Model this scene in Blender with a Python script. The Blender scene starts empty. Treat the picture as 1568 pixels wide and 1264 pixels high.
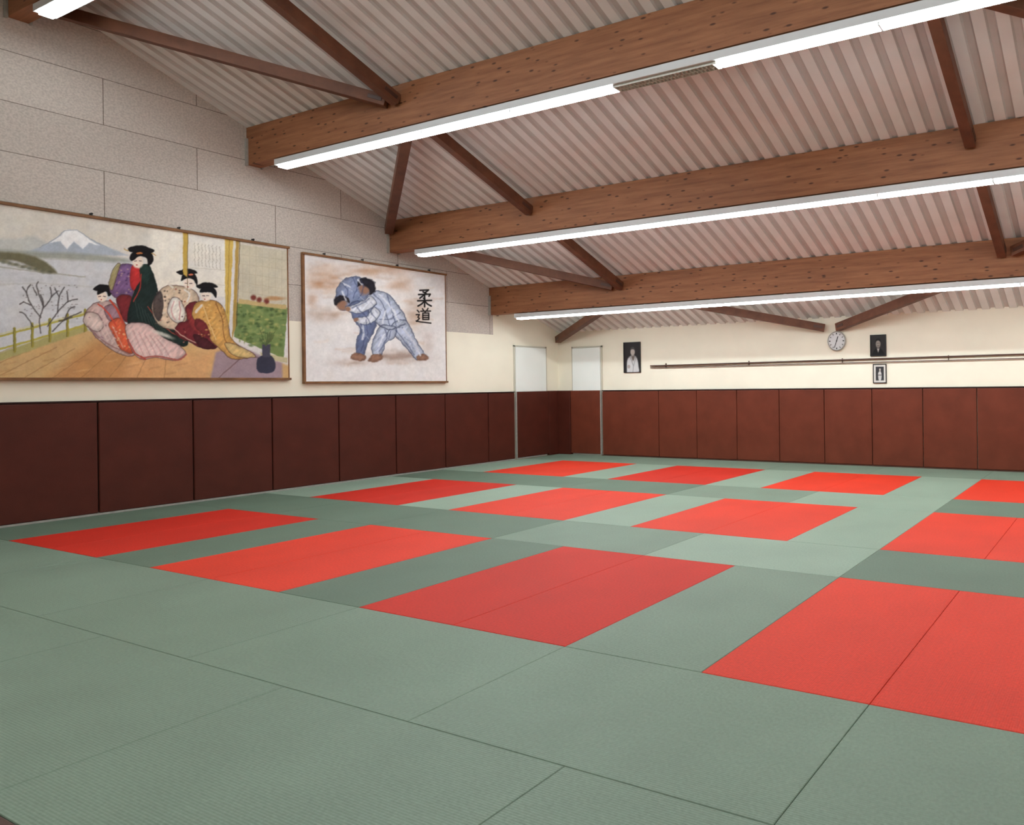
import bpy, bmesh, math, random
import numpy as np
from mathutils import Vector, Matrix
random.seed(4)
rng=np.random.RandomState(3)
scene=bpy.context.scene
try:
    scene.view_settings.view_transform='Standard'
    scene.view_settings.look='None'
except Exception: pass

# ------------------------------------------------------------------ dims
XL=-12.45; XR=1.95; YF=12.35; YB=-4.0; RIDGE=1.2
CAMZ=1.61
def roofz(y):
    return 8.39-0.446*y if y>=RIDGE else 8.39-0.446*RIDGE-0.446*(RIDGE-y)

# ------------------------------------------------------------------ materials
def lin(c):
    c=np.asarray(c,float)/255.0
    return np.where(c<=0.04045,c/12.92,((c+0.055)/1.055)**2.4)
def L4(c):
    r=lin(c); return (float(r[0]),float(r[1]),float(r[2]),1)
def newmat(name):
    m=bpy.data.materials.new(name); m.use_nodes=True
    nt=m.node_tree; b=nt.nodes['Principled BSDF']
    return m,nt,b
def simple(name,c,rough=.6,var=.12,scale=6,bump=0,bscale=80,metal=0,spec=.5,stretch=(1,1,1),detail=3):
    m,nt,b=newmat(name)
    N=nt.nodes; K=nt.links
    tc=N.new('ShaderNodeTexCoord'); mp=N.new('ShaderNodeMapping'); mp.inputs['Scale'].default_value=stretch
    K.new(tc.outputs['Object'],mp.inputs[0])
    no=N.new('ShaderNodeTexNoise'); no.inputs['Scale'].default_value=scale; no.inputs['Detail'].default_value=detail
    K.new(mp.outputs[0],no.inputs['Vector'])
    r=N.new('ShaderNodeValToRGB'); base=np.array(L4(c)[:3])
    r.color_ramp.elements[0].position=.3; r.color_ramp.elements[1].position=.7
    r.color_ramp.elements[0].color=(*(base*(1-var)),1); r.color_ramp.elements[1].color=(*np.clip(base*(1+var),0,1),1)
    K.new(no.outputs['Fac'],r.inputs[0]); K.new(r.outputs[0],b.inputs['Base Color'])
    b.inputs['Roughness'].default_value=rough; b.inputs['Metallic'].default_value=metal
    b.inputs['Specular IOR Level'].default_value=spec
    if bump:
        n2=N.new('ShaderNodeTexNoise'); n2.inputs['Scale'].default_value=bscale; n2.inputs['Detail'].default_value=2
        K.new(mp.outputs[0],n2.inputs['Vector'])
        bp=N.new('ShaderNodeBump'); bp.inputs['Strength'].default_value=bump; bp.inputs['Distance'].default_value=.01
        K.new(n2.outputs['Fac'],bp.inputs['Height']); K.new(bp.outputs[0],b.inputs['Normal'])
    return m

def wood(name,c,dark,stretch=(.6,9,9),knots=True):
    m,nt,b=newmat(name); N=nt.nodes; K=nt.links
    tc=N.new('ShaderNodeTexCoord'); mp=N.new('ShaderNodeMapping'); mp.inputs['Scale'].default_value=stretch
    K.new(tc.outputs['Object'],mp.inputs[0])
    no=N.new('ShaderNodeTexNoise'); no.inputs['Scale'].default_value=2.2; no.inputs['Detail'].default_value=6; no.inputs['Roughness'].default_value=.65
    K.new(mp.outputs[0],no.inputs['Vector'])
    r=N.new('ShaderNodeValToRGB'); r.color_ramp.elements[0].position=.3; r.color_ramp.elements[1].position=.68
    r.color_ramp.elements[0].color=L4(dark); r.color_ramp.elements[1].color=L4(c)
    K.new(no.outputs['Fac'],r.inputs[0]); out=r.outputs[0]
    if knots:
        mp2=N.new('ShaderNodeMapping'); mp2.inputs['Scale'].default_value=(4.2,1,13.0)
        K.new(tc.outputs['Object'],mp2.inputs[0])
        vo=N.new('ShaderNodeTexVoronoi'); vo.inputs['Scale'].default_value=1.0
        K.new(mp2.outputs[0],vo.inputs['Vector'])
        r2=N.new('ShaderNodeValToRGB'); r2.color_ramp.elements[0].position=.10; r2.color_ramp.elements[1].position=.20
        r2.color_ramp.elements[0].color=(.16,.13,.12,1); r2.color_ramp.elements[1].color=(1,1,1,1)
        K.new(vo.outputs['Distance'],r2.inputs[0])
        mx=N.new('ShaderNodeMixRGB'); mx.blend_type='MULTIPLY'; mx.inputs[0].default_value=.85
        K.new(out,mx.inputs[1]); K.new(r2.outputs[0],mx.inputs[2]); out=mx.outputs[0]
    K.new(out,b.inputs['Base Color']); b.inputs['Roughness'].default_value=.55
    b.inputs['Specular IOR Level'].default_value=.3
    return m

def emis(name,c,s):
    m,nt,b=newmat(name)
    b.inputs['Base Color'].default_value=(.9,.9,.9,1)
    b.inputs['Emission Color'].default_value=(*c,1); b.inputs['Emission Strength'].default_value=s
    return m

def blockwall(name):
    m,nt,b=newmat(name); N=nt.nodes; K=nt.links
    tc=N.new('ShaderNodeTexCoord'); sp=N.new('ShaderNodeSeparateXYZ'); K.new(tc.outputs['Object'],sp.inputs[0])
    ay=N.new('ShaderNodeMath'); ay.operation='ADD'; ay.inputs[1].default_value=21-.45; K.new(sp.outputs['Y'],ay.inputs[0])
    az=N.new('ShaderNodeMath'); az.operation='ADD'; az.inputs[1].default_value=-3.94+.617*10; K.new(sp.outputs['Z'],az.inputs[0])
    cb=N.new('ShaderNodeCombineXYZ'); K.new(ay.outputs[0],cb.inputs[0]); K.new(az.outputs[0],cb.inputs[1])
    br=N.new('ShaderNodeTexBrick'); K.new(cb.outputs[0],br.inputs['Vector'])
    br.inputs['Scale'].default_value=1; br.inputs['Brick Width'].default_value=2.0; br.inputs['Row Height'].default_value=.617
    br.inputs['Mortar Size'].default_value=.005; br.inputs['Mortar Smooth'].default_value=.3; br.offset=.5; br.offset_frequency=2
    br.inputs['Color1'].default_value=L4((206,196,186)); br.inputs['Color2'].default_value=L4((196,186,176)); br.inputs['Mortar'].default_value=L4((124,113,104))
    no=N.new('ShaderNodeTexNoise'); no.inputs['Scale'].default_value=44; no.inputs['Detail'].default_value=4; K.new(tc.outputs['Object'],no.inputs['Vector'])
    r=N.new('ShaderNodeValToRGB'); r.color_ramp.elements[0].position=.35; r.color_ramp.elements[1].position=.65
    r.color_ramp.elements[0].color=(.78,.78,.78,1); r.color_ramp.elements[1].color=(1.0,1.0,1.0,1); K.new(no.outputs['Fac'],r.inputs[0])
    mx=N.new('ShaderNodeMixRGB'); mx.blend_type='MULTIPLY'; mx.inputs[0].default_value=1
    K.new(br.outputs['Color'],mx.inputs[1]); K.new(r.outputs[0],mx.inputs[2]); K.new(mx.outputs[0],b.inputs['Base Color'])
    b.inputs['Roughness'].default_value=.95; b.inputs['Specular IOR Level'].default_value=.1
    return m

def tatami(name,c,rough=.5,rot=0,spec=.3):
    m,nt,b=newmat(name); N=nt.nodes; K=nt.links
    tc=N.new('ShaderNodeTexCoord')
    no=N.new('ShaderNodeTexNoise'); no.inputs['Scale'].default_value=1.3; no.inputs['Detail'].default_value=4; K.new(tc.outputs['Object'],no.inputs['Vector'])
    n3=N.new('ShaderNodeTexNoise'); n3.inputs['Scale'].default_value=60; n3.inputs['Detail'].default_value=3; K.new(tc.outputs['Object'],n3.inputs['Vector'])
    base=np.array(L4(c)[:3])
    r=N.new('ShaderNodeValToRGB'); r.color_ramp.elements[0].position=.3; r.color_ramp.elements[1].position=.7
    r.color_ramp.elements[0].color=(*(base*.93),1); r.color_ramp.elements[1].color=(*(base*1.07),1); K.new(no.outputs['Fac'],r.inputs[0])
    r3=N.new('ShaderNodeValToRGB'); r3.color_ramp.elements[0].position=.3; r3.color_ramp.elements[1].position=.7
    r3.color_ramp.elements[0].color=(.80,.80,.80,1); r3.color_ramp.elements[1].color=(1,1,1,1); K.new(n3.outputs['Fac'],r3.inputs[0])
    mx=N.new('ShaderNodeMixRGB'); mx.blend_type='MULTIPLY'; mx.inputs[0].default_value=1
    K.new(r.outputs[0],mx.inputs[1]); K.new(r3.outputs[0],mx.inputs[2]); K.new(mx.outputs[0],b.inputs['Base Color'])
    b.inputs['Roughness'].default_value=rough; b.inputs['Specular IOR Level'].default_value=spec
    wv=N.new('ShaderNodeTexWave'); wv.bands_direction='Y' if rot==0 else 'X'; wv.inputs['Scale'].default_value=26; wv.inputs['Distortion'].default_value=.4
    K.new(tc.outputs['Object'],wv.inputs['Vector'])
    bp=N.new('ShaderNodeBump'); bp.inputs['Strength'].default_value=.35; bp.inputs['Distance'].default_value=.003
    K.new(wv.outputs['Fac'],bp.inputs['Height']); K.new(bp.outputs[0],b.inputs['Normal'])
    return m

def painted(name,rough=.8):
    m,nt,b=newmat(name); N=nt.nodes; K=nt.links
    a=N.new('ShaderNodeVertexColor'); a.layer_name='paint'
    tc=N.new('ShaderNodeTexCoord'); no=N.new('ShaderNodeTexNoise'); no.inputs['Scale'].default_value=14; no.inputs['Detail'].default_value=5
    K.new(tc.outputs['Object'],no.inputs['Vector'])
    r=N.new('ShaderNodeValToRGB'); r.color_ramp.elements[0].position=.3; r.color_ramp.elements[1].position=.7
    r.color_ramp.elements[0].color=(.92,.92,.92,1); r.color_ramp.elements[1].color=(1,1,1,1); K.new(no.outputs['Fac'],r.inputs[0])
    mx=N.new('ShaderNodeMixRGB'); mx.blend_type='MULTIPLY'; mx.inputs[0].default_value=1
    K.new(a.outputs['Color'],mx.inputs[1]); K.new(r.outputs[0],mx.inputs[2]); K.new(mx.outputs[0],b.inputs['Base Color'])
    b.inputs['Roughness'].default_value=rough; b.inputs['Specular IOR Level'].default_value=.2
    return m

M_cream=simple('cream_paint',(238,232,212),.7,.025,2)
M_block=blockwall('wood_wool_block')
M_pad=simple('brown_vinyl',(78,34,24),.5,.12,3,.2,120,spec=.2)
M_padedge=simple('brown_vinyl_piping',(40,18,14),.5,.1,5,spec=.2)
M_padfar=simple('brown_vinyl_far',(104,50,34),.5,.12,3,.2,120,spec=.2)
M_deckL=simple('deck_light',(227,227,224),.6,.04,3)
M_deckD=simple('deck_recess_shade',(197,194,190),.7,.05,3)  # darker tone paints recess shade into the deck, for stripe contrast
M_beam=wood('glulam',(160,107,72),(126,80,52))
M_strut=wood('strut_wood',(116,74,53),(90,56,40),stretch=(2,2,2),knots=False)
M_framew=wood('frame_wood',(140,98,62),(100,66,40),stretch=(2,2,2),knots=False)
M_white=simple('white_enamel',(205,206,206),.4,.03,4)
M_door=simple('door_paint',(236,240,234),.45,.02,2)
M_case=simple('door_casing_paint',(196,192,176),.5,.03,4)
M_metal=simple('galvanised',(170,168,160),.4,.1,20,metal=.3)
M_black=simple('black_plastic',(22,20,20),.4,.1,10)
M_dark=simple('dark_wood',(76,48,36),.5,.2,8)
M_tube=emis('tube_glow',(.89,.965,1.0),32)
M_off=simple('unlit_louvre',(205,205,195),.35,.05,10)
M_floor=wood('plank_floor',(150,112,78),(112,80,54),stretch=(.6,6,6),knots=False)
M_paint=painted('canvas_paint')
M_photo=painted('photo_print',.4)

# ------------------------------------------------------------------ mesh helpers
def finish(bm,name,mats,smooth=False,bevel=0,parent=None):
    me=bpy.data.meshes.new(name); bmesh.ops.recalc_face_normals(bm,faces=bm.faces); bm.to_mesh(me); bm.free()
    for m in (mats if isinstance(mats,(list,tuple)) else [mats]): me.materials.append(m)
    ob=bpy.data.objects.new(name,me); scene.collection.objects.link(ob)
    if smooth:
        for p in me.polygons: p.use_smooth=True
    if bevel:
        b=ob.modifiers.new('b','BEVEL'); b.width=bevel; b.segments=2; b.limit_method='ANGLE'
    if parent: ob.parent=parent
    return ob
def box(bm,a,b,mi=0):
    x0,y0,z0=a; x1,y1,z1=b
    vs=[bm.verts.new(p) for p in [(x0,y0,z0),(x1,y0,z0),(x1,y1,z0),(x0,y1,z0),(x0,y0,z1),(x1,y0,z1),(x1,y1,z1),(x0,y1,z1)]]
    for f in [(0,3,2,1),(4,5,6,7),(0,1,5,4),(1,2,6,5),(2,3,7,6),(3,0,4,7)]:
        fc=bm.faces.new([vs[i] for i in f]); fc.material_index=mi
    return vs
def bar(bm,p,q,w,h,mi=0,up=Vector((0,0,1))):
    p=Vector(p); q=Vector(q); d=(q-p).normalized(); s=d.cross(up).normalized(); u=s.cross(d).normalized()
    vs=[]
    for c in (p,q):
        for a,b in ((-1,-1),(1,-1),(1,1),(-1,1)): vs.append(bm.verts.new(c+s*a*w/2+u*b*h/2))
    for f in [(0,1,2,3),(7,6,5,4),(0,4,5,1),(1,5,6,2),(2,6,7,3),(3,7,4,0)]:
        fc=bm.faces.new([vs[i] for i in f]); fc.material_index=mi
def cyl(bm,p,q,r,n=12,mi=0):
    p=Vector(p); q=Vector(q); d=(q-p).normalized()
    a=Vector((0,0,1)) if abs(d.z)<.9 else Vector((1,0,0)); s=d.cross(a).normalized(); u=s.cross(d)
    A=[];B=[]
    for i in range(n):
        t=2*math.pi*i/n; o=s*math.cos(t)*r+u*math.sin(t)*r; A.append(bm.verts.new(p+o)); B.append(bm.verts.new(q+o))
    for i in range(n):
        f=bm.faces.new((A[i],A[(i+1)%n],B[(i+1)%n],B[i])); f.material_index=mi
    bm.faces.new(A[::-1]).material_index=mi; bm.faces.new(B).material_index=mi
def empty(name):
    e=bpy.data.objects.new(name,None); scene.collection.objects.link(e); return e

# ------------------------------------------------------------------ shell
def prism_x(bm,pts,x0,x1,mi=0):
    A=[bm.verts.new((x0,y,z)) for y,z in pts]; B=[bm.verts.new((x1,y,z)) for y,z in pts]
    n=len(pts); bm.faces.new(A).material_index=mi; bm.faces.new(B[::-1]).material_index=mi
    for i in range(n):
        bm.faces.new((A[i],B[i],B[(i+1)%n],A[(i+1)%n])).material_index=mi
E=.06
for nm,x0,x1 in (('wall_left',XL-.2,XL),('wall_right',XR,XR+.2)):
    bm=bmesh.new()
    prism_x(bm,[(YB-.2,-.04),(YF+.2,-.04),(YF+.2,2.73),(YB-.2,2.73)],x0,x1,0)
    prism_x(bm,[(YB-.2,2.73),(10.53,2.73),(10.53,roofz(10.53)+E),(RIDGE,roofz(RIDGE)+E),(YB-.2,roofz(YB-.2)+E)],x0,x1,1)
    prism_x(bm,[(10.53,2.73),(YF+.2,2.73),(YF+.2,roofz(YF+.2)+E),(10.53,roofz(10.53)+E)],x0,x1,0)
    finish(bm,nm,[M_cream,M_block])
bm=bmesh.new(); box(bm,(XL,YF,-.04),(XR,YF+.2,roofz(YF)+.03)); finish(bm,'wall_far',M_cream)
bm=bmesh.new(); box(bm,(XL,YB-.2,-.04),(XR,YB,roofz(YB)+.03)); finish(bm,'wall_back',M_cream)
bm=bmesh.new(); box(bm,(XL-.2,YB-.2,-.2),(XR+.2,YF+.2,-.04)); finish(bm,'floor',M_floor)

# corrugated deck
bm=bmesh.new(); P=.24; prof=[]
x=XL
while x<XR:
    prof+= [(x,0,0),(x+.13,0,1),(x+.15,.028,1),(x+.22,.028,1)]
    x+=P
prof.append((x,0,0))
ys=[YF+.02,RIDGE,YB-.02]
rows=[[bm.verts.new((min(px,XR),y,roofz(y)+dz)) for px,dz,_ in prof] for y in ys]
for i in range(len(prof)-1):
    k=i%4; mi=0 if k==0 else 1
    for r in range(2):
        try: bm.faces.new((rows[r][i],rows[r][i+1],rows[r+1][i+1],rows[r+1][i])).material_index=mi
        except Exception: pass
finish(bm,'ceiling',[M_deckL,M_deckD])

# ------------------------------------------------------------------ glulam purlins + fixtures
BW=.18
beamsY=[3.6,6.07,8.27,10.44]
def beam(y):
    bm=bmesh.new()
    zb=roofz(y)-.58
    A=[(y,zb),(y+BW,zb),(y+BW,roofz(y+BW)-.006),(y,roofz(y)-.006)]
    prism_x(bm,A,XL+.002,XR-.002,0)
    for xs,s in ((XL+.002,1),(XR-.002,-1)):
        xa,xb=sorted((xs,xs+s*.05))
        box(bm,(xa,y-.025,zb-.02),(xb,y-.001,zb+.40),1)
        box(bm,(xa,y+BW+.001,zb-.02),(xb,y+BW+.02,zb+.30),1)
    return finish(bm,'ceiling_beam',[M_beam,M_metal])
def fixture(y,off=None):
    zb=roofz(y)-.58; yc=y+BW/2
    e=empty('fluorescent_light')
    x0,x1=-11.72,1.5
    bm=bmesh.new()
    box(bm,(x0,yc-.095,zb-.105),(x1,yc+.095,zb-.02))
    xx=x0+.3
    while xx<x1:
        box(bm,(xx,yc-.02,zb-.02),(xx+.04,yc+.02,zb-.001)); xx+=1.5
    segs=[(x0+.02,x1-.02)] if not off else [(x0+.02,off[0]),(off[1],x1-.02)]
    tubes=[]
    for a,b in segs:
        n=max(1,round((b-a)/1.55)); L=(b-a)/n
        for i in range(n): tubes.append((a+i*L+.012,a+(i+1)*L-.012)); box(bm,(a+(i+1)*L-.012,yc-.060,zb-.130),(a+(i+1)*L+.012,yc+.060,zb-.105))
    finish(bm,'housing',M_white,parent=e)
    bm=bmesh.new()
    for a,b in tubes: box(bm,(a,yc-.058,zb-.132),(b,yc+.058,zb-.106))
    finish(bm,'diffuser_tubes',M_tube,parent=e)
    if off:
        bm=bmesh.new(); a,b=off
        for yy in (-.065,0,.06): box(bm,(a+.015,yc+yy,zb-.135),(b-.01,yc+yy+.006,zb-.106))
        n=int((b-a)/.05)
        for i in range(n+1): 
            xk=a+.015+i*.05
            if xk+.004<b-.01: box(bm,(xk,yc-.065,zb-.134),(xk+.004,yc+.065,zb-.107))
        finish(bm,'louvre',M_off,parent=e)
for y in beamsY+[-1.0]:
    beam(y); fixture(y,(-5.27,-3.9) if abs(y-6.07)<.01 else None)
bm=bmesh.new(); box(bm,(XL+.002,RIDGE-.09,roofz(RIDGE)-.7),(XR-.002,RIDGE+.09,roofz(RIDGE-.09)-.01)); finish(bm,'ceiling_beam',M_beam)

# roof bracing
SO=.23
def strut(name,x0,y0,x1,y1,w=.13,h=.15):
    bm=bmesh.new(); bar(bm,(x0,y0,roofz(y0)-SO),(x1,y1,roofz(y1)-SO),w,h)
    p=Vector((x0,y0,roofz(y0)-SO)); q=Vector((x1,y1,roofz(y1)-SO)); d=(q-p).normalized()
    bar(bm,q-d*.22,q-d*.04,w+.012,h*.35,1)
    return finish(bm,name,[M_strut,M_dark],bevel=.004)
b0,b1,b2,b3=beamsY; g=.012
for X in (-8.9,-1.7):
    strut('ceiling_rafter',X,RIDGE+.15,X,b0-g)
    strut('ceiling_rafter',X,b0+BW+g,X,b1-g)
    strut('ceiling_rafter',X,b1+BW+g,X,b2-g)
    strut('ceiling_rafter',X,b2+BW+g,X,b3-g)
for (A,B) in ((-12.33,-8.9),(1.83,-1.7)):
    s=1 if A<B else -1
    strut('ceiling_brace',A,b0+BW+.1,B-s*.17,b1-.03)
    strut('ceiling_brace',B-s*.17,b1+BW+.1,A,b2-.06)
    strut('ceiling_brace',A,b2+BW+.1,B-s*.17,b3-.03)
    strut('ceiling_brace',B-s*.17,b3+BW+.1,A,YF-.12)
for s in (-1,1):
    strut('ceiling_brace',-5.3+s*3.45,b3+BW+.1,-5.3+s*.14,YF-.07)

# ------------------------------------------------------------------ tatami floor
M_g=[tatami('mat_green',(125,145,127),.45,0),tatami('mat_green_sheen',(146,168,149),.40,1),tatami('mat_green_dark',(104,124,107),.5,0)]  # second green is paler: lamp sheen painted into the mat colour
M_r=[tatami('mat_red',(226,60,38),.55,1,.2),tatami('mat_red_deep',(206,46,32),.55,0,.2)]
bm=bmesh.new()
def matbox(x0,y0,x1,y1,mi):
    g=.0015; c=.003
    x0+=g;x1-=g;y0+=g;y1-=g
    lv=[(-.04,0),(-.003,0),(0,c)]
    R=[]
    for z,i in lv: R.append([bm.verts.new(p) for p in [(x0+i,y0+i,z),(x1-i,y0+i,z),(x1-i,y1-i,z),(x0+i,y1-i,z)]])
    for a in range(2):
        for k in range(4): bm.faces.new((R[a][k],R[a][(k+1)%4],R[a+1][(k+1)%4],R[a+1][k])).material_index=mi
    bm.faces.new(R[2]).material_index=mi
XMIN=-12.33; XMAX=1.83
def rowx(y0,y1,start,mis):
    xs=[start+2*k for k in range(-6,6)]
    xs=[x for x in xs if XMIN+.05<x<XMAX-.05]; xs=[XMIN]+xs+[XMAX]
    for a,b in zip(xs[:-1],xs[1:]):
        matbox(a,y0,b,y1,mis(a,b) if callable(mis) else mis)
rowx(1.10,2.19,-4.2,0)
rowx(2.19,3.2,-3.2,0)
cols=[(-11.2,-9.2),(-8.2,-6.2),(-5.2,-3.2),(-2.2,-.2),(.8,XMAX)]
gaps=[(XMIN,-11.2),(-9.2,-8.2),(-6.2,-5.2),(-3.2,-2.2),(-.2,.8)]
redv={(2,0):4,(0,0):4,(0,1):4,(1,2):4}
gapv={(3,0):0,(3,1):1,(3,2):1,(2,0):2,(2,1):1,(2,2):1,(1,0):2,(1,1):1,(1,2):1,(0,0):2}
for r,(ya,yb) in enumerate([(3.2,5.2),(6.2,8.2),(9.2,11.2)]):
    for ci,(xa,xb) in enumerate(cols):
        mi=redv.get((ci,r),3)
        if xb-xa>1.5:
            matbox(xa,ya,(xa+xb)/2,yb,mi); matbox((xa+xb)/2,ya,xb,yb,mi)
        else: matbox(xa,ya,xb,yb,mi)
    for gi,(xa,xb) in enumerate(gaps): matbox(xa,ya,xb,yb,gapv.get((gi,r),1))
    if yb<11:
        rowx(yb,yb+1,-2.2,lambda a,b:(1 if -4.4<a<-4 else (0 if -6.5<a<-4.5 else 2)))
rowx(11.2,12.27,-4.2,0)
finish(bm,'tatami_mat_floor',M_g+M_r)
bm=bmesh.new(); box(bm,(XMIN,1.05,-.04),(XMAX,1.098,.002)); finish(bm,'trim_1',M_dark,bevel=.004)

# ------------------------------------------------------------------ wall padding
PH=1.5
def pads(name,axis,edges,m):
    bm=bmesh.new()
    for a,b in edges:
        q=.006
        if axis=='x': box(bm,(XL+.001,a+q,.02),(XL+.06,b-q,PH-.025))
        else: box(bm,(a+q,YF-.06,.02),(b-q,YF-.001,PH-.025))
    return finish(bm,name,[m],bevel=.012)
eL=[(4.34+k,5.34+k) for k in range(-8,7)]
eL=[(a,min(b,11.02)) for a,b in eL if a<11.0]
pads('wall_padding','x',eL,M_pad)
eF=[(-9.48+k,-8.48+k) for k in range(0,12)]; eF=[(a,min(b,XR-.01)) for a,b in eF if a<XR-.1]
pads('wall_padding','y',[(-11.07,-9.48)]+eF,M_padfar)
bm=bmesh.new(); box(bm,(XL+.001,-3.9,PH-.022),(XL+.065,11.02,PH)); finish(bm,'trim_2',M_padedge,bevel=.004)
bm=bmesh.new(); box(bm,(-11.07,YF-.065,PH-.022),(XR-.01,YF-.001,PH)); finish(bm,'trim_3',M_padedge,bevel=.004)
bm=bmesh.new(); box(bm,(XL+.001,-3.9,-.039),(XL+.085,11.0,.018)); finish(bm,'baseboard_left',M_metal)
bm=bmesh.new(); box(bm,(-11.07,YF-.075,-.039),(XR-.01,YF-.001,.018)); finish(bm,'baseboard_far',M_dark)

# doors (padded up to the same height as the walls)
def door(name,axis,a,b):
    e=empty(name); H=2.53
    def bx(bm,u0,u1,d0,d1,z0,z1,mi=0):
        if axis=='x': box(bm,(XL+d0,u0,z0),(XL+d1,u1,z1),mi)
        else: box(bm,(u0,YF-d1,z0),(u1,YF-d0,z1),mi)
    bm=bmesh.new(); bx(bm,a+.04,b-.04,.001,.05,0.0,H-.04); finish(bm,'leaf',M_door,bevel=.004,parent=e)
    bm=bmesh.new()
    bx(bm,a,a+.036,.001,.03,PH,H); bx(bm,b-.036,b,.001,.03,PH,H); bx(bm,a,b,.001,.03,H-.036,H)
    finish(bm,'casing',M_case,bevel=.003,parent=e)
    bm=bmesh.new(); bx(bm,a+.02,b-.004,.052,.085,.03,PH-.002) if axis=='x' else bx(bm,a+.004,b-.02,.052,.085,.03,PH-.002)
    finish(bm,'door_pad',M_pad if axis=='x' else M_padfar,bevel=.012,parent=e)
    bm=bmesh.new()
    if axis=='x': bx(bm,a-.012,a+.012,.061,.09,.02,PH)
    else: bx(bm,b-.012,b+.012,.061,.09,.02,PH)
    finish(bm,'edge_strip',M_metal,parent=e)
door('door_1','x',11.04,11.97)
door('door_2','y',-12.0,-11.09)
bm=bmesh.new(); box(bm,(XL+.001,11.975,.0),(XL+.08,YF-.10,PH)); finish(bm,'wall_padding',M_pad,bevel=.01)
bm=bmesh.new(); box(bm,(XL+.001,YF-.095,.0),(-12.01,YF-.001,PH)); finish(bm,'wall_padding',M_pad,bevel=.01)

# ------------------------------------------------------------------ painter (vertex colour)
def catmull(p,n=6,closed=True):
    p=np.array(p,float); N=len(p); out=[]
    R=range(N) if closed else range(N-1)
    for i in R:
        if closed: a,b,c,d=p[(i-1)%N],p[i],p[(i+1)%N],p[(i+2)%N]
        else: a,b,c,d=p[max(i-1,0)],p[i],p[i+1],p[min(i+2,N-1)]
        for k in range(n):
            t=k/n; out.append(.5*((2*b)+(-a+c)*t+(2*a-5*b+4*c-d)*t*t+(-a+3*b-3*c+d)*t**3))
    if not closed: out.append(p[-1])
    return np.array(out)
def vnoise(U,V,s,seed):
    r=np.random.RandomState(seed); G=r.rand(256,256)
    x=U/s+500; y=V/s+500; xi=np.floor(x).astype(int); yi=np.floor(y).astype(int); fx=x-xi; fy=y-yi
    fx=fx*fx*(3-2*fx); fy=fy*fy*(3-2*fy)
    g=lambda a,b:G[a%256,b%256]
    return (g(xi,yi)*(1-fx)+g(xi+1,yi)*fx)*(1-fy)+(g(xi,yi+1)*(1-fx)+g(xi+1,yi+1)*fx)*fy-.5
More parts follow.
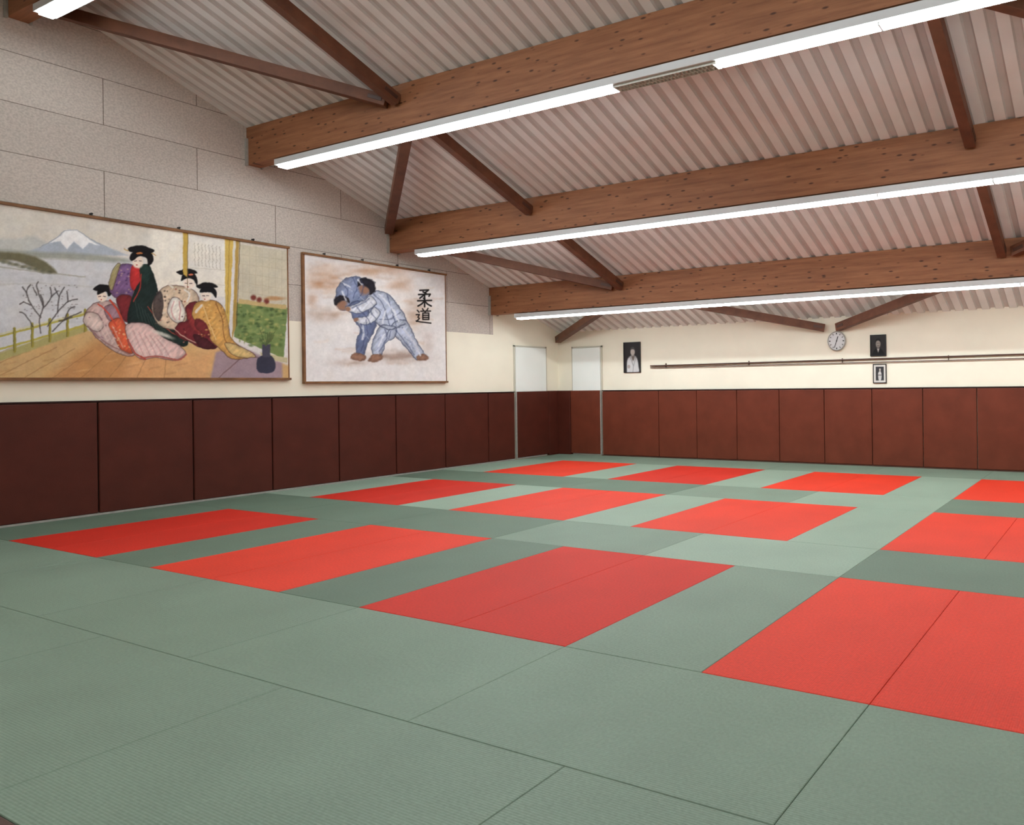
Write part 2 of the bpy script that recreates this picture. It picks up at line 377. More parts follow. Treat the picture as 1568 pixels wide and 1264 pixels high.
class Painter:
    def __init__(s,U,V,base,warp=0):
        U=U.ravel(); V=V.ravel(); s.U0=U; s.V0=V
        s.U=U+warp*(vnoise(U,V,6,1)+.6*vnoise(U,V,2.5,2)); s.V=V+warp*(vnoise(U,V,6,3)+.6*vnoise(U,V,2.5,4))
        s.C=np.tile(np.array(base,float)/255,(U.size,1)); s.shade=0
    def weather(s,amt):
        n=amt*(.6*vnoise(s.U0,s.V0,22,7)+.6*vnoise(s.U0,s.V0,7,8)+.7*vnoise(s.U0,s.V0,2.2,9))
        t=amt*.2*vnoise(s.U0,s.V0,14,10)
        s.C=np.clip(s.C*(1+n[:,None])+np.stack([t,t*.3,-t],-1),0,1)
    def sel(s,p,m):
        return np.where((s.U>p[:,0].min()-m)&(s.U<p[:,0].max()+m)&(s.V>p[:,1].min()-m)&(s.V<p[:,1].max()+m))[0]
    def dist(s,ix,p,closed):
        u=s.U[ix];v=s.V[ix]; D=np.full(ix.size,1e9); ins=np.zeros(ix.size,bool)
        n=len(p)
        for i in range(n if closed else n-1):
            a=p[i]; b=p[(i+1)%n]; d=b-a; L=max(d@d,1e-9)
            t=np.clip(((u-a[0])*d[0]+(v-a[1])*d[1])/L,0,1)
            D=np.minimum(D,np.hypot(u-a[0]-t*d[0],v-a[1]-t*d[1]))
            if closed and a[1]!=b[1]:
                c=((a[1]>v)!=(b[1]>v))&(u<(b[0]-a[0])*(v-a[1])/(b[1]-a[1])+a[0]); ins^=c
        return D,ins
    def mix(s,ix,al,col):
        s.C[ix]=s.C[ix]*(1-al[:,None])+np.array(col,float)/255*al[:,None]
    def poly(s,p,col,a=1,soft=.8,sm=False,ol=None,ow=1.0,oa=.6):
        p=catmull(p) if sm else np.array(p,float)
        ix=s.sel(p,soft+1)
        if not ix.size: return
        D,ins=s.dist(ix,p,True); sd=np.where(ins,D,-D); al=a*np.clip(sd/soft*.5+.5,0,1)
        if s.shade and sm:
            f=1-s.shade*np.exp(-np.maximum(sd,0)/3.5)+s.shade*.7*vnoise(s.U0[ix]+s.V0[ix]*.8,s.V0[ix]*.45-s.U0[ix]*.2,3.2,21)
            c=np.clip(np.array(col,float)[None]/255*f[:,None]*1.06,0,1)
            s.C[ix]=s.C[ix]*(1-al[:,None])+c*al[:,None]
        else: s.mix(ix,al,col)
        if ol is not None: s.mix(ix,oa*np.clip((ow/2-D)/.6*.5+.5,0,1),ol)
    def blob(s,p,col,a=1,soft=.8,ol=None,ow=1.0,oa=.6): s.poly(p,col,a,soft,True,ol,ow,oa)
    def line(s,p,w,col,a=1,soft=.6,sm=False):
        p=catmull(p,closed=False) if sm else np.array(p,float)
        ix=s.sel(p,w+soft+1)
        if not ix.size: return
        D,_=s.dist(ix,p,False); s.mix(ix,a*np.clip((w/2-D)/soft*.5+.5,0,1),col)
    def ell(s,cx,cy,rx,ry,col,a=1,soft=.15,rot=0):
        c,sn=math.cos(rot),math.sin(rot)
        du=s.U-cx; dv=s.V-cy; r=np.hypot((du*c+dv*sn)/rx,(-du*sn+dv*c)/ry)
        ix=np.where(r<1+soft)[0]
        if ix.size: s.mix(ix,a*np.clip((1-r[ix])/soft*.5+.5,0,1),col)
    def wash(s,cx,cy,rx,ry,col,a):
        r=np.hypot((s.U-cx)/rx,(s.V-cy)/ry); m=.85+.8*vnoise(s.U0*.35,s.V0,5,31); s.mix(np.arange(s.U.size),np.clip(a*np.exp(-r*r*1.5)*m,0,1),col)
def canvas_mesh(name,pts,nu,nv,C,mat,parent=None):
    me=bpy.data.meshes.new(name)
    faces=[(j*nu+i,j*nu+i+1,(j+1)*nu+i+1,(j+1)*nu+i) for j in range(nv-1) for i in range(nu-1)]
    me.from_pydata(pts.reshape(-1,3).tolist(),[],faces); me.update()
    at=me.color_attributes.new('paint','FLOAT_COLOR','POINT')
    c=np.ones((len(C),4)); c[:,:3]=lin(np.clip(C,0,1)*255); at.data.foreach_set('color',c.ravel().astype(np.float32))
    me.materials.append(mat)
    ob=bpy.data.objects.new(name,me); scene.collection.objects.link(ob)
    if parent: ob.parent=parent
    return ob
# drawing coordinates of the canvases: planar homography of the wall plane
def design(y,z,x=-12.40):
    z=z-CAMZ
    xc=x*.9144+y*.4048-z*.0131; yc=-x*.0120-y*.0052-z*.9999; zc=-x*.4046+y*.9144
    return 1264+1046*xc/zc, 586+1046*yc/zc

# ---- mural 1 : ladies on a veranda
y0,y1,z0,z1=2.95,6.58,1.80,3.89
nu,nv=600,345
Yg,Zg=np.meshgrid(np.linspace(y0,y1,nu),np.linspace(z0,z1,nv))
U,V=design(Yg,Zg)
p=Painter(U,V,(222,218,214),1.0)
BLK=(24,22,24); SKIN=(242,226,210); OL=(70,44,44)
p.poly([(-150,280),(460,340),(460,400),(-150,370)],(222,216,204),1,20)
p.poly([(-150,392),(200,398),(220,520),(-150,560)],(212,213,215),1,3)
p.blob([(-150,350),(-90,335),(-40,362),(20,366),(50,362),(75,374),(110,390),(-150,392)],(198,200,195),.9,3)
p.poly([(34,388),(62,378),(84,366),(98,354),(105,352),(118,353),(136,365),(160,377),(196,391),(150,392),(60,392)],(178,187,198),1,1.5)
p.poly([(76,372),(92,361),(101,352),(117,352),(137,367),(152,376),(136,372),(126,382),(113,370),(102,382),(92,370)],(248,248,248),1,1)
p.line([(60,379),(84,366),(99,353),(117,352),(136,365),(164,379)],.9,(140,148,160),.7)
p.blob([(-150,384),(0,382),(60,386),(120,388),(190,396),(190,402),(90,397),(0,393),(-150,393)],(160,163,152),.9,2.5)
p.blob([(-150,384),(0,386),(35,389),(60,396),(78,408),(86,419),(60,414),(30,402),(0,399),(-150,399)],(116,112,88),1,2)
for k in range(24): p.ell(-40+k*5,389+k*1.2+rng.rand()*3,4,2.4,(88,90,70) if k%2 else (130,126,98),.7,.6)
for k in range(14): p.line([(-30+10*k,410+7*k),(30+12*k,408+7*k)],1.8,(226,226,228) if k%3 else (196,198,200),.6,1.6)
p.line([(-150,440),(60,434),(150,440)],1.5,(180,180,172),.5,1.5)
p.line([(-150,405),(0,409),(70,418),(130,424)],1.4,(150,146,126),.7,1)
# house
p.poly([(232,346),(282,352),(284,450),(225,450),(225,400)],(242,236,222),1,5)
p.poly([(288,358),(346,368),(344,455),(286,450)],(234,229,218),1)
for k in range(8):
    for j in range(9): p.line([(298+k*5.5,372+k*.8+j*4),(297+k*5.5+(j%3),374.5+k*.8+j*4)],1.0,(166,158,140),.7)
p.line([(288,410),(346,414)],.8,(190,180,160),.6); p.line([(288,434),(346,437)],.8,(190,180,160),.6)
p.poly([(366,374),(446,385),(443,475),(364,462)],(202,194,172),1)
for k in range(7): p.line([(372+k*10,378+k*1.4),(371+k*10,455+k*1.5)],.8,(184,173,148),.6)
for k in range(5): p.line([(366,390+k*14),(444,399+k*15)],.8,(184,173,148),.6)
# garden right
p.poly([(362,463),(440,472),(434,550),(404,536),(358,516)],(118,138,84),1)
for k in range(150):
    x=363+rng.rand()*72; y=466+rng.rand()*64
    p.ell(x,y,1.2+rng.rand()*2.6,1+rng.rand()*1.8,[(86,108,58),(144,156,96),(170,168,104),(72,92,56)][k%4],.75,.6)
p.poly([(366,458),(438,468),(438,474),(364,465)],(196,172,120),1)
for x,y in ((388,456),(397,459),(408,461)): p.ell(x,y,4,4,(120,58,48),1,.4)
p.ell(420,457,14,3,(176,120,70),.7,.5)
# floor
p.poly([(-150,600),(-150,585),(0,545),(132,506),(210,520),(340,528),(398,548),(445,560),(445,595)],(208,172,120),1,2)
p.poly([(120,540),(150,520),(260,540),(230,590),(60,590)],(196,140,90),.8,10)
p.poly([(200,545),(330,538),(318,590),(180,590)],(224,170,118),.8,8)
for k in range(40):
    x=-40+rng.rand()*360; y=540+rng.rand()*45; p.line([(x,y),(x+18,y-4)],1.4,[(176,128,84),(226,186,136)][k%2],.4,1.4)
for k in range(9): p.line([(-150+50*k,600),(30+28*k,528+2*k)],1.0,(150,108,68),.6,.8)
p.poly([(330,540),(362,528),(400,545),(432,556),(432,590),(320,590)],(164,142,150),1,2)
p.poly([(398,540),(440,548),(440,556),(402,550)],(196,186,150),1)
p.line([(322,590),(372,545),(398,548)],1.5,(120,92,96),.8)
# veranda strip & fence
p.poly([(-150,590),(-150,572),(0,540),(128,497),(136,506),(0,553)],(176,168,112),1,1.5)
for dy in (0,20): p.line([(-150,556+dy),(0,515+dy),(134,480+dy*.85)],3.2,(186,176,88),1)
p.line([(-150,552),(0,511.5),(134,477)],1,(224,216,150),1)
for x in range(-140,135,27):
    t=(x)/134; yb=515-35*t; p.line([(x,yb-6),(x,yb+30-5*t)],4.2,(160,150,70),1); p.line([(x-1.5,yb-6),(x-1.5,yb+28)],1,(96,90,50),.8)
# bare tree
tr=(78,72,72)
for q in ([(62,510),(60,490),(66,470),(62,452)],[(66,472),(78,455),(76,440)],[(62,486),(48,468),(40,448),(46,436)],[(72,500),(88,478),(104,462),(118,458)],[(88,478),(90,455),(98,440)],[(48,468),(36,462)],[(104,462),(102,446)],[(66,470),(56,440),(58,432)],[(78,455),(88,446)],[(80,508),(98,490),(124,478)],[(50,500),(38,482),(30,478)],[(90,492),(110,486)],[(40,448),(34,440)],[(98,490),(106,474),(114,470)],[(56,452),(50,440)],[(90,455),(84,442)],[(36,462),(30,466)]):
    p.line(q,1.7,tr,.95,.8,sm=True)
for k in range(60): p.ell(34+rng.rand()*86,436+rng.rand()*52,1.2,.9,(128,120,120),.6,.6)
# vase
p.blob([(393,552),(400,545),(414,545),(421,555),(418,570),(396,570)],(58,58,74),1); p.poly([(401,528),(414,528),(413,547),(402,547)],(74,72,86),1)
for k in range(16): p.line([(407,530),(396+rng.rand()*26,505+rng.rand()*16)],1.0,(86,100,62),.9)
# --- figures
p.shade=.24
p.blob([(146,464),(168,461),(184,474),(190,500),(206,524),(204,545),(178,540),(150,520),(134,500),(128,488),(134,474)],(196,168,162),1,ol=OL)
p.blob([(134,478),(150,482),(158,500),(148,508),(132,500),(127,490)],(218,196,186),1,ol=OL)
p.blob([(160,470),(176,468),(186,486),(176,492),(164,488)],(150,116,128),.9,ol=OL)
p.blob([(166,496),(184,488),(200,512),(204,540),(186,536),(176,520)],(212,98,66),1,ol=OL)
for k in range(5): p.line([(140+k*8,488+k*3),(156+k*8,520+k*3)],1.2,(232,216,206),.6,1)
p.line([(150,466),(164,478),(178,500)],2,(210,78,58),1,sm=True)
p.line([(134,500),(160,524),(200,544)],2,(150,112,108),.8,sm=True)
for k in range(22): p.ell(136+rng.rand()*42,484+rng.rand()*36,1.3,1.0,(232,204,192) if k%2 else (150,110,120),.7,.6)
for k in range(12): p.ell(176+rng.rand()*22,500+rng.rand()*32,1.4,1.2,(238,190,140),.8,.6)
p.ell(156,454,7.5,8.5,SKIN); p.blob([(148,449),(152,441),(166,440),(172,448),(166,454),(162,447),(150,451)],BLK); p.blob([(142,443),(152,436),(168,437),(180,441),(170,445),(150,446)],BLK)
p.blob([(168,432),(176,412),(190,404),(206,408),(212,424),(206,440),(200,458),(188,452),(176,456),(168,446)],(122,92,132),1,ol=OL)
for k in range(30): p.ell(173+rng.rand()*32,410+rng.rand()*42,1.4,1.1,(190,158,148) if k%2 else (80,56,96),.75,.6)
p.blob([(166,436),(174,410),(184,404),(178,424),(172,444)],(184,174,110),.8,ol=OL)
p.blob([(178,456),(198,452),(206,470),(204,492),(190,492),(182,474)],(122,44,48),1,ol=OL)
p.line([(168,460),(180,476),(188,494)],3,(196,74,54),1,sm=True)
p.blob([(200,410),(214,406),(220,430),(212,446),(200,440)],(186,52,52),1)
p.blob([(206,444),(216,428),(222,408),(232,414),(240,438),(243,462),(240,476),(262,498),(284,514),(286,530),(262,528),(236,510),(214,498),(196,496),(196,476)],(32,44,41),1)
p.blob([(214,408),(226,405),(232,416),(226,436),(216,430)],(38,56,50),1)
p.line([(216,420),(214,440),(204,462)],1.6,(170,60,50),1,sm=True)
for k in range(10): p.line([(206+k*5,460+k*5),(212+k*6,488+k*4)],.9,(66,84,76),.7)
p.line([(226,470),(250,500),(284,522)],1.3,(190,76,58),.8,sm=True)
p.ell(211,401,8,10,SKIN); p.blob([(198,394),(206,384),(222,382),(232,388),(234,400),(226,408),(224,396),(212,393),(202,400)],BLK)
p.blob([(196,380),(208,376),(222,377),(236,383),(230,388),(214,386),(200,386)],BLK); p.ell(213,388,5,1.4,(190,120,70))
p.line([(196,384),(190,381)],1.2,(190,150,80)); p.line([(232,388),(238,391)],1.2,(190,150,80))
p.line([(206,400),(209,400)],1,(60,40,40)); p.line([(213,400),(216,400)],1,(60,40,40)); p.ell(209,406,1.4,1,(180,50,50))
p.line([(151,454),(154,454)],1,(60,40,40)); p.line([(158,454),(161,454)],1,(60,40,40)); p.ell(155,459,1.2,.9,(180,50,50))
p.blob([(192,500),(212,494),(232,500),(248,516),(272,528),(284,542),(268,552),(240,548),(216,550),(200,534)],(220,188,182),1,ol=OL)
for k in range(6): p.line([(198+k*9,504+k*3),(206+k*10,525+k*1.7),(214+k*10,545+k*.7)],1.4,(240,222,214),.6,1,sm=True)
for k in range(5): p.line([(203+k*9,506+k*3),(212+k*10,527+k*1.7),(220+k*10,546+k*.7)],1.0,(180,132,130),.6,.8,sm=True)
p.line([(214,549),(242,546),(272,551),(285,543)],2.5,(174,100,90),1,sm=True)
p.line([(196,520),(206,540),(222,550)],2,(180,74,64),1,sm=True)
p.ell(248,512,16,3,(232,226,214),.8,.5,.35)
p.blob([(240,450),(254,438),(276,438),(298,446),(304,462),(292,478),(276,502),(256,504),(240,494),(232,472)],(206,184,158),1,ol=OL)
for k in range(70): p.ell(238+rng.rand()*52,442+rng.rand()*54,1.4,1.2,[(66,54,54),(230,220,204),(150,66,58),(106,90,76)][k%4],.7,.6)
p.blob([(236,456),(246,446),(250,468),(244,492),(234,478)],(64,54,54),.85)
p.blob([(262,458),(274,458),(283,476),(280,492),(268,494),(256,478)],(230,223,212),1,ol=OL)
p.line([(266,462),(262,476),(268,490)],1.6,(200,140,140),.8,1,sm=True); p.line([(274,462),(276,476),(274,490)],1.4,(170,90,90),.7,1,sm=True)
p.blob([(284,470),(300,462),(312,480),(326,504),(334,530),(312,534),(290,524),(268,512),(272,496),(286,490)],(112,40,46),1,ol=(40,20,24))
p.blob([(286,472),(298,480),(312,504),(306,512),(290,498)],(146,56,56),1)
for k in range(24): p.ell(278+rng.rand()*44,484+rng.rand()*42,1.3,1.1,(196,128,110) if k%2 else (70,28,34),.7,.6)
p.line([(262,500),(288,520),(330,534)],1.6,(222,190,170),.8,sm=True); p.blob([(296,512),(318,520),(330,534),(306,532)],(76,32,38),1)
p.ell(289,434,8.5,9,SKIN); p.blob([(277,430),(280,420),(294,417),(301,426),(301,438),(295,428),(284,427)],BLK)
p.blob([(270,416),(284,412),(296,413),(302,419),(288,420),(276,421)],BLK); p.ell(292,421,4,1.3,(210,120,90)); p.ell(287,439,1.3,1,(180,50,50))
p.line([(283,434),(286,434)],1,(60,40,40)); p.line([(290,434),(293,434)],1,(60,40,40))
p.line([(264,440),(258,434),(272,430)],3,(228,222,210),.9,sm=True); p.line([(282,444),(290,450),(286,462)],2.5,(232,226,216),1,sm=True)
p.blob([(298,466),(312,460),(332,462),(344,476),(350,500),(354,518),(372,536),(386,546),(356,550),(336,534),(322,520),(312,500),(294,486)],(206,158,90),1,ol=OL)
p.blob([(300,488),(314,494),(322,516),(310,512),(298,500)],(118,46,48),1)
for k in range(36): p.ell(304+rng.rand()*38,466+rng.rand()*50,1.4,1.1,(228,192,126) if k%2 else (158,108,58),.7,.6)
p.line([(330,464),(340,490),(344,520),(366,544)],1.6,(140,92,52),.8,sm=True); p.line([(310,466),(318,490),(330,520)],1.4,(236,206,150),.8,sm=True)
p.line([(300,478),(308,468)],4,(228,214,196),1); p.blob([(344,526),(366,530),(392,546),(360,546)],(218,190,130),.9,ol=OL)
p.ell(315,453,8,8.5,SKIN); p.blob([(306,448),(310,440),(322,438),(331,446),(330,456),(322,448)],BLK); p.blob([(300,438),(312,433),(326,434),(333,440),(318,441),(306,442)],BLK)
p.line([(310,453),(313,453)],1,(60,40,40)); p.line([(316,453),(319,453)],1,(60,40,40)); p.ell(313,458,1.2,.9,(180,50,50))
# posts in front
p.poly([(280,352),(288,353),(286,424),(280,420)],(202,168,80),1); p.line([(287.5,353),(286.5,445)],1,(120,98,60),.9)
p.poly([(344,362),(357,364),(352,470),(350,500),(345,480)],(208,176,92),1); p.line([(351,364),(348,480)],1,(150,120,60),.8)
p.poly([(361,366),(366,367),(361,500),(355,520)],(178,146,78),1); p.line([(367,368),(362,500)],1,(90,70,46),.9)
p.weather(.07)
e1=empty('veranda_ladies_mural')
pts=np.stack([np.full_like(Yg,-12.400),Yg,Zg],-1)
canvas_mesh('painting',pts,nu,nv,p.C,M_paint,e1)
def mframe(e,y0,y1,z0,z1):
    bm=bmesh.new(); t=.035; xa,xb=-12.445,-12.375
    box(bm,(xa,y0-t,z1),(xb,y1+t,z1+t)); box(bm,(xa,y0-t,z0-t),(xb,y1+t,z0))
    box(bm,(xa,y0-t,z0),(xb-.02,y0,z1)); box(bm,(xa,y1,z0),(xb-.02,y1+.018,z1))
    finish(bm,'frame',M_framew,bevel=.004,parent=e)
    bm=bmesh.new(); box(bm,(-12.445,y0+.002,z0+.002),(-12.403,y1-.002,z1-.002)); finish(bm,'backing',M_framew,parent=e)
    bm=bmesh.new()
    n=4
    for k in range(n):
        yy=y0+(y1-y0)*(k+.5)/n; cyl(bm,(-12.449,yy,z1+t+.03),(-12.40,yy,z1+t+.03),.012,8)
        box(bm,(-12.41,yy-.006,z1+t),(-12.40,yy+.006,z1+t+.03))
    finish(bm,'hooks',M_black,parent=e)
mframe(e1,y0,y1,z0,z1)

# ---- mural 2 : judo throw (loose grey-blue wash drawing)
y0,y1,z0,z1=6.84,9.37,1.74,3.84
nu,nv=420,350
Yg,Zg=np.meshgrid(np.linspace(y0,y1,nu),np.linspace(z0,z1,nv))
U,V=design(Yg,Zg); p=Painter(U,V,(232,229,227),2.0)
for a in [(500,432,32,18,(188,140,104),.95),(575,414,56,11,(194,152,120),.85),(490,412,24,12,(204,168,140),.8),(636,480,20,28,(178,144,118),.8),(605,546,48,10,(150,122,106),.9),(500,482,30,12,(180,150,128),.85),(612,436,24,16,(196,158,130),.85),(478,462,10,20,(198,164,140),.7),(655,526,12,22,(192,172,160),.5),(535,556,30,6,(170,146,130),.7)]: p.wash(*a)
for k in range(60):
    x=474+rng.rand()*180; y=404+rng.rand()*155; l=8+rng.rand()*24; c=[(186,146,114),(220,200,182),(242,239,236),(184,150,126),(236,232,228)][k%5]
    p.line([(x,y),(x+l,y+(rng.rand()-.5)*5)],1.2+rng.rand()*2.5,c,.28,2)
p.shade=.26
INK=(52,60,88); G1=(178,186,204); G2=(128,139,168); G3=(104,115,148); W=(216,220,228); FL=(150,112,92); HR=(38,35,42)
# attacked judoka: pulled off balance over the hip, one leg flying back
p.blob([(514,454),(518,438),(530,427),(546,424),(560,431),(566,446),(556,460),(542,466),(530,474),(518,472)],G2,1,1.2,ol=INK,ow=1.3)
p.blob([(534,468),(552,462),(570,476),(576,496),(570,512),(562,528),(556,544),(546,542),(546,522),(552,504),(542,490)],G3,1,1.2,ol=INK,ow=1.2)
p.ell(523,467,8,7.5,FL,1,.3); p.blob([(512,467),(513,456),(523,452),(533,456),(534,464),(526,460),(518,465)],HR,1,1.2)
p.blob([(542,541),(556,543),(560,550),(550,553),(536,549)],FL,1,1)
# thrower: leaning across, front leg planted, rear leg thrust out to the right
p.blob([(564,452),(576,445),(592,450),(606,464),(618,482),(622,498),(606,508),(590,506),(576,494),(566,480),(560,466)],G1,1,1.2,ol=INK,ow=1.4)
p.blob([(600,496),(620,490),(630,506),(638,524),(648,538),(650,546),(638,551),(628,540),(616,526),(602,512)],G1,1,1.2,ol=INK,ow=1.4)
p.blob([(584,498),(606,502),(604,516),(590,526),(584,544),(572,546),(570,528),(576,512)],G1,1,1.2,ol=INK,ow=1.4)
p.blob([(568,454),(576,464),(566,474),(550,480),(536,478),(529,470),(542,467),(556,461)],W,1,1.2,ol=INK,ow=1.3)
p.blob([(572,470),(582,480),(574,492),(560,498),(546,494),(548,486),(562,484)],W,1,1.2,ol=INK,ow=1.2)
p.ell(532,473,4,3.4,FL,1,.3); p.ell(545,490,4,3.2,FL,1,.3)
p.ell(558,442,8.5,9,FL,1,.3); p.blob([(547,439),(551,428),(564,426),(574,434),(573,447),(566,452),(564,442),(554,437)],HR,1,1.2)
p.line([(580,498),(598,505),(620,496)],2.2,(72,78,100),.8,1,sm=True); p.line([(596,504),(590,516)],1.8,(72,78,100),.7,1)
p.blob([(640,544),(650,542),(656,548),(650,553),(638,552)],FL,1,1); p.blob([(570,544),(584,543),(584,552),(564,554)],FL,1,1)
for q in ([(572,450),(586,466),(596,498)],[(592,452),(600,476),(606,500)],[(612,478),(600,488),(582,490)],[(616,502),(632,522),(644,542)],[(606,506),(622,526),(634,544)],[(588,504),(592,518),(580,540)],[(598,508),(594,520)],[(524,434),(532,446),(530,458)],[(540,426),(546,440),(540,456)],[(554,430),(556,444),(548,458)],[(560,490),(562,510),(552,538)],[(544,470),(558,482),(568,498)],[(576,466),(568,478),(576,488)],[(566,458),(552,466),(538,472)]):
    p.line(q,1.3,(66,74,108),.7,.9,sm=True)
for q in ([(580,450),(598,470),(610,492)],[(618,504),(636,528),(644,544)],[(588,512),(580,530)],[(526,434),(536,440)],[(548,428),(554,436)],[(556,500),(556,520)],[(590,476),(586,494)],[(524,446),(530,460)]):
    p.line(q,2.2,(236,238,242),.85,1.2,sm=True)
segs=[((566,450),(612,500),18),((604,500),(646,544),9),((520,432),(560,458),14),((592,502),(578,542),7),((544,470),(560,520),12)]
for k in range(60):
    a,b,w=segs[k%5]; t=rng.rand(); x=a[0]+(b[0]-a[0])*t+(rng.rand()-.5)*w; y=a[1]+(b[1]-a[1])*t+(rng.rand()-.5)*w
    dx,dy=(b[0]-a[0]),(b[1]-a[1]); an=math.atan2(dy,dx)+(rng.rand()-.5)*.8; l=4+rng.rand()*6
    p.line([(x,y),(x+l*math.cos(an),y+l*math.sin(an))],1.0+rng.rand()*.8,[(92,100,132),(224,226,232),(150,158,182)][k%3],.4,1)
K_=(22,18,18)
p.U=p.U0; p.V=p.V0
def glyph(strokes,ox,oy,sx,sy,w):
    for s in strokes: p.line([(ox+a*sx,oy+b*sy) for a,b in s],w,K_,1,.6)
ju=[[(2,1),(7.5,.8),(5.4,2.2)],[(4,1.8),(6,2.8)],[(1.2,3.3),(8.6,3.1),(7.8,4.2)],[(5,3.2),(5,5.7),(4.3,5.3)],[(4.5,3.6),(2,5.3)],[(.6,6.7),(9.4,6.5)],[(5,5.6),(5,10)],[(5,6.8),(3.2,8.4),(.8,9.6)],[(5,6.8),(6.8,8.5),(9.2,9.6)]]
do=[[(4.5,.4),(5.2,1.6)],[(8,.2),(7.2,1.6)],[(3.4,2),(9.6,1.9)],[(6.4,2),(6,3.1)],[(4.7,3.2),(8.5,3.2),(8.5,7.3),(4.7,7.3),(4.7,3.2)],[(4.7,4.6),(8.5,4.6)],[(4.7,6),(8.5,6)],[(1.2,1.4),(2.3,2.6)],[(.5,4.2),(2.5,4.1),(1.6,5.8),(2.5,6.6),(.8,8.5)],[(.5,8.2),(3,8.8),(9.8,9.6)]]
glyph(ju,638,442,2.4,2.8,2.3); glyph(do,636,472,2.4,2.4,1.9)
p.weather(.05)
e2=empty('judo_throw_mural')
pts=np.stack([np.full_like(Yg,-12.400),Yg,Zg],-1)
canvas_mesh('painting',pts,nu,nv,p.C,M_paint,e2)
mframe(e2,y0,y1,z0,z1)

# ------------------------------------------------------------------ far wall pictures (facing -Y)
def picture(name,x0,x1,z0,z1,draw,fm,fw):
    e=empty(name); nu=60; nv=int(60*(z1-z0)/(x1-x0))
    X,Z=np.meshgrid(np.linspace(x0+fw,x1-fw,nu),np.linspace(z0+fw,z1-fw,nv))
    Uu=(X-x0)/(x1-x0); Vv=(z1-Z)/(z1-z0)
    q=Painter(Uu*100,Vv*100,(40,38,38)); draw(q)
    canvas_mesh('print',np.stack([X,np.full_like(X,YF-.018),Z],-1),nu,nv,q.C,M_photo,e)
    bm=bmesh.new(); ya,yb=YF-.03,YF-.002
    box(bm,(x0,ya,z0),(x0+fw,yb,z1)); box(bm,(x1-fw,ya,z0),(x1,yb,z1)); box(bm,(x0+fw,ya,z0),(x1-fw,yb,z0+fw)); box(bm,(x0+fw,ya,z1-fw),(x1-fw,yb,z1))
    box(bm,(x0+fw,YF-.014,z0+fw),(x1-fw,yb,z1-fw))
    finish(bm,'frame',fm,parent=e)
def d1(q):
    q.poly([(0,0),(100,0),(100,100),(0,100)],(44,42,44),1)
    q.blob([(18,98),(20,62),(34,48),(60,44),(80,54),(88,80),(86,100),(20,100)],(205,205,205),1,3)
    q.blob([(46,46),(56,62),(66,46)],(120,110,105),1,2); q.line([(40,50),(58,78),(54,100)],3,(140,140,140),1,2); q.line([(72,50),(60,76)],3,(150,150,150),1,2)
    q.ell(54,32,13,13,(186,176,168),1,.2); q.blob([(40,28),(44,18),(60,16),(68,28),(60,24),(46,24)],(70,68,68),1,2)
    q.ell(30,80,9,6,(170,160,155),1,.2)
def d2(q):
    q.poly([(0,0),(100,0),(100,100),(0,100)],(48,46,46),1); q.blob([(14,100),(24,72),(46,62),(72,70),(88,100)],(26,25,26),1,3)
    q.poly([(42,64),(58,64),(50,84)],(190,188,184),1,2); q.ell(50,42,15,20,(150,142,134),1,.2); q.blob([(34,36),(38,20),(60,18),(66,36),(56,28),(42,28)],(30,28,28),1,2)
    q.ell(44,40,2.5,1.5,(40,36,34)); q.ell(56,40,2.5,1.5,(40,36,34)); q.line([(44,52),(56,52)],2,(70,60,58),1,1)
def d3(q):
    q.poly([(0,0),(100,0),(100,100),(0,100)],(214,212,204),1); q.poly([(20,14),(80,14),(80,86),(20,86)],(58,58,60),1,2)
    q.blob([(42,84),(38,50),(48,38),(58,40),(64,60),(58,84)],(196,196,194),1,2); q.ell(52,30,7,8,(176,168,160),1,.2); q.line([(40,58),(62,58)],3,(30,30,30),1,1)
picture('founder_portrait',-10.46,-9.99,1.89,2.58,d1,M_black,.012)
picture('small_portrait',-4.51,-4.19,2.10,2.51,d2,M_black,.012)
picture('framed_photo',-4.46,-4.19,1.585,1.95,d3,M_black,.014)

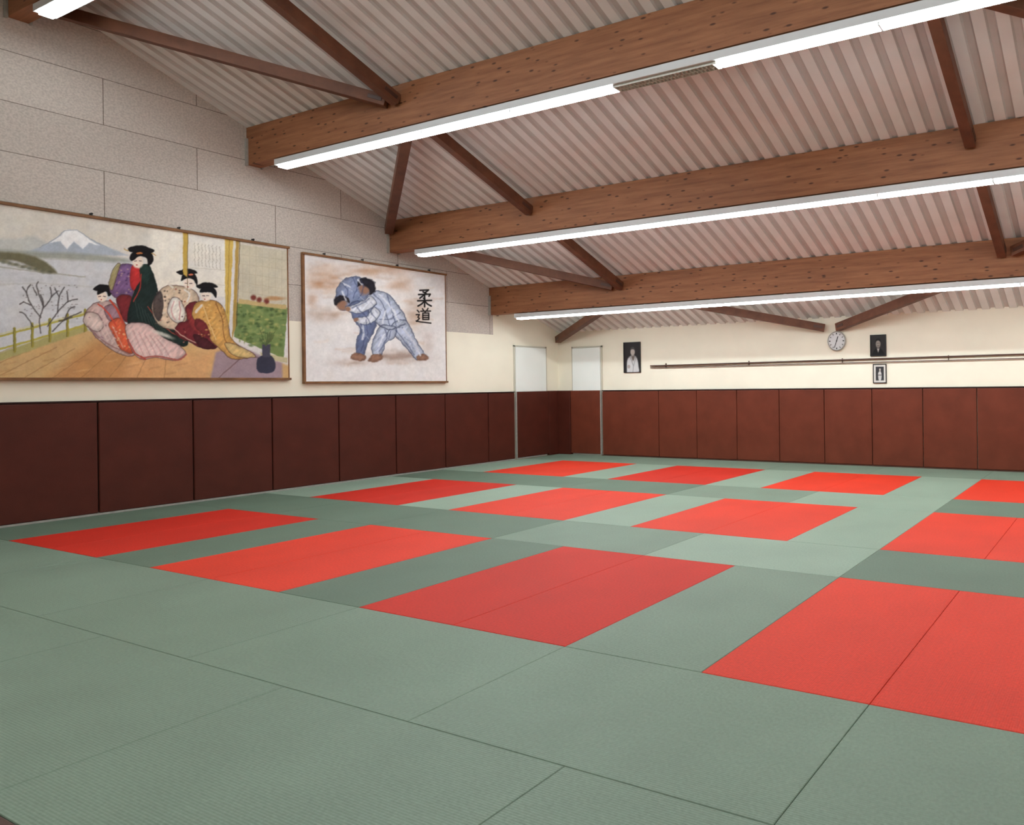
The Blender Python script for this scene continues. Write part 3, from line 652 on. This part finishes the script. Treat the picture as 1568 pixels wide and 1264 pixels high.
# clock
e=empty('wall_clock'); cx,cz,R=-5.2,2.42,.19
bm=bmesh.new(); cyl(bm,(cx,YF-.04,cz),(cx,YF-.002,cz),R,48)
finish(bm,'case',M_white,parent=e)
bm=bmesh.new()
n=48; A=[];B=[];C2=[];D2=[]
for i in range(n):
    t=2*math.pi*i/n; c,s=math.cos(t),math.sin(t)
    A.append(bm.verts.new((cx+c*R*1.03,YF-.03,cz+s*R*1.03))); B.append(bm.verts.new((cx+c*R*1.0,YF-.055,cz+s*R*1.0))); C2.append(bm.verts.new((cx+c*R*.92,YF-.055,cz+s*R*.92))); D2.append(bm.verts.new((cx+c*R*.9,YF-.041,cz+s*R*.9)))
for i in range(n):
    j=(i+1)%n
    for P_,Q_ in ((A,B),(B,C2),(C2,D2)): bm.faces.new((P_[i],P_[j],Q_[j],Q_[i]))
finish(bm,'rim',M_metal,smooth=True,parent=e)
bm=bmesh.new()
for k in range(12):
    t=math.pi*k/6; r0,r1=R*.68,R*.84
    bar(bm,(cx+math.sin(t)*r0,YF-.043,cz+math.cos(t)*r0),(cx+math.sin(t)*r1,YF-.043,cz+math.cos(t)*r1),.012 if k%3 else .02,.004,up=Vector((0,1,0)))
for t,l,w in ((math.radians(20),.5,.016),(math.radians(200),.72,.010)):
    bar(bm,(cx,YF-.047,cz),(cx+math.sin(t)*R*l,YF-.047,cz+math.cos(t)*R*l),w,.004,up=Vector((0,1,0)))
cyl(bm,(cx,YF-.052,cz),(cx,YF-.042,cz),.012,12)
finish(bm,'hands_and_marks',M_black,parent=e)

# long rail on the far wall
bm=bmesh.new()
cyl(bm,(-9.7,YF-.04,2.03),(XR-.02,YF-.04,2.075),.014,10)
cyl(bm,(-9.7,YF-.04,1.99),(XR-.02,YF-.04,1.985),.009,10)
for k in range(6):
    xx=-9.3+k*2.1; box(bm,(xx,YF-.03,1.98),(xx+.012,YF-.001,2.08))
finish(bm,'wall_rail',M_dark)

# ------------------------------------------------------------------ world + camera
w=bpy.data.worlds.new('w'); scene.world=w; w.use_nodes=True
w.node_tree.nodes['Background'].inputs[0].default_value=(.6,.65,.7,1); w.node_tree.nodes['Background'].inputs[1].default_value=.3
cd=bpy.data.cameras.new('camera'); cam=bpy.data.objects.new('camera',cd); scene.collection.objects.link(cam)
cd.sensor_width=36; cd.sensor_fit='HORIZONTAL'; cd.lens=36*1046/1568; cd.shift_x=(784-1264)/1568; cd.shift_y=-(632-586)/1568
r=Vector((.9144,.4048,-.0131)).normalized(); bk=Vector((.4046,-.9144,-.0001)); bk=(bk-r*bk.dot(r)).normalized(); up=bk.cross(r)
Mx=Matrix.Identity(4)
for i in range(3): Mx[i][0]=r[i]; Mx[i][1]=up[i]; Mx[i][2]=bk[i]
Mx[2][3]=CAMZ; cam.matrix_world=Mx; cd.clip_start=.05
scene.camera=cam
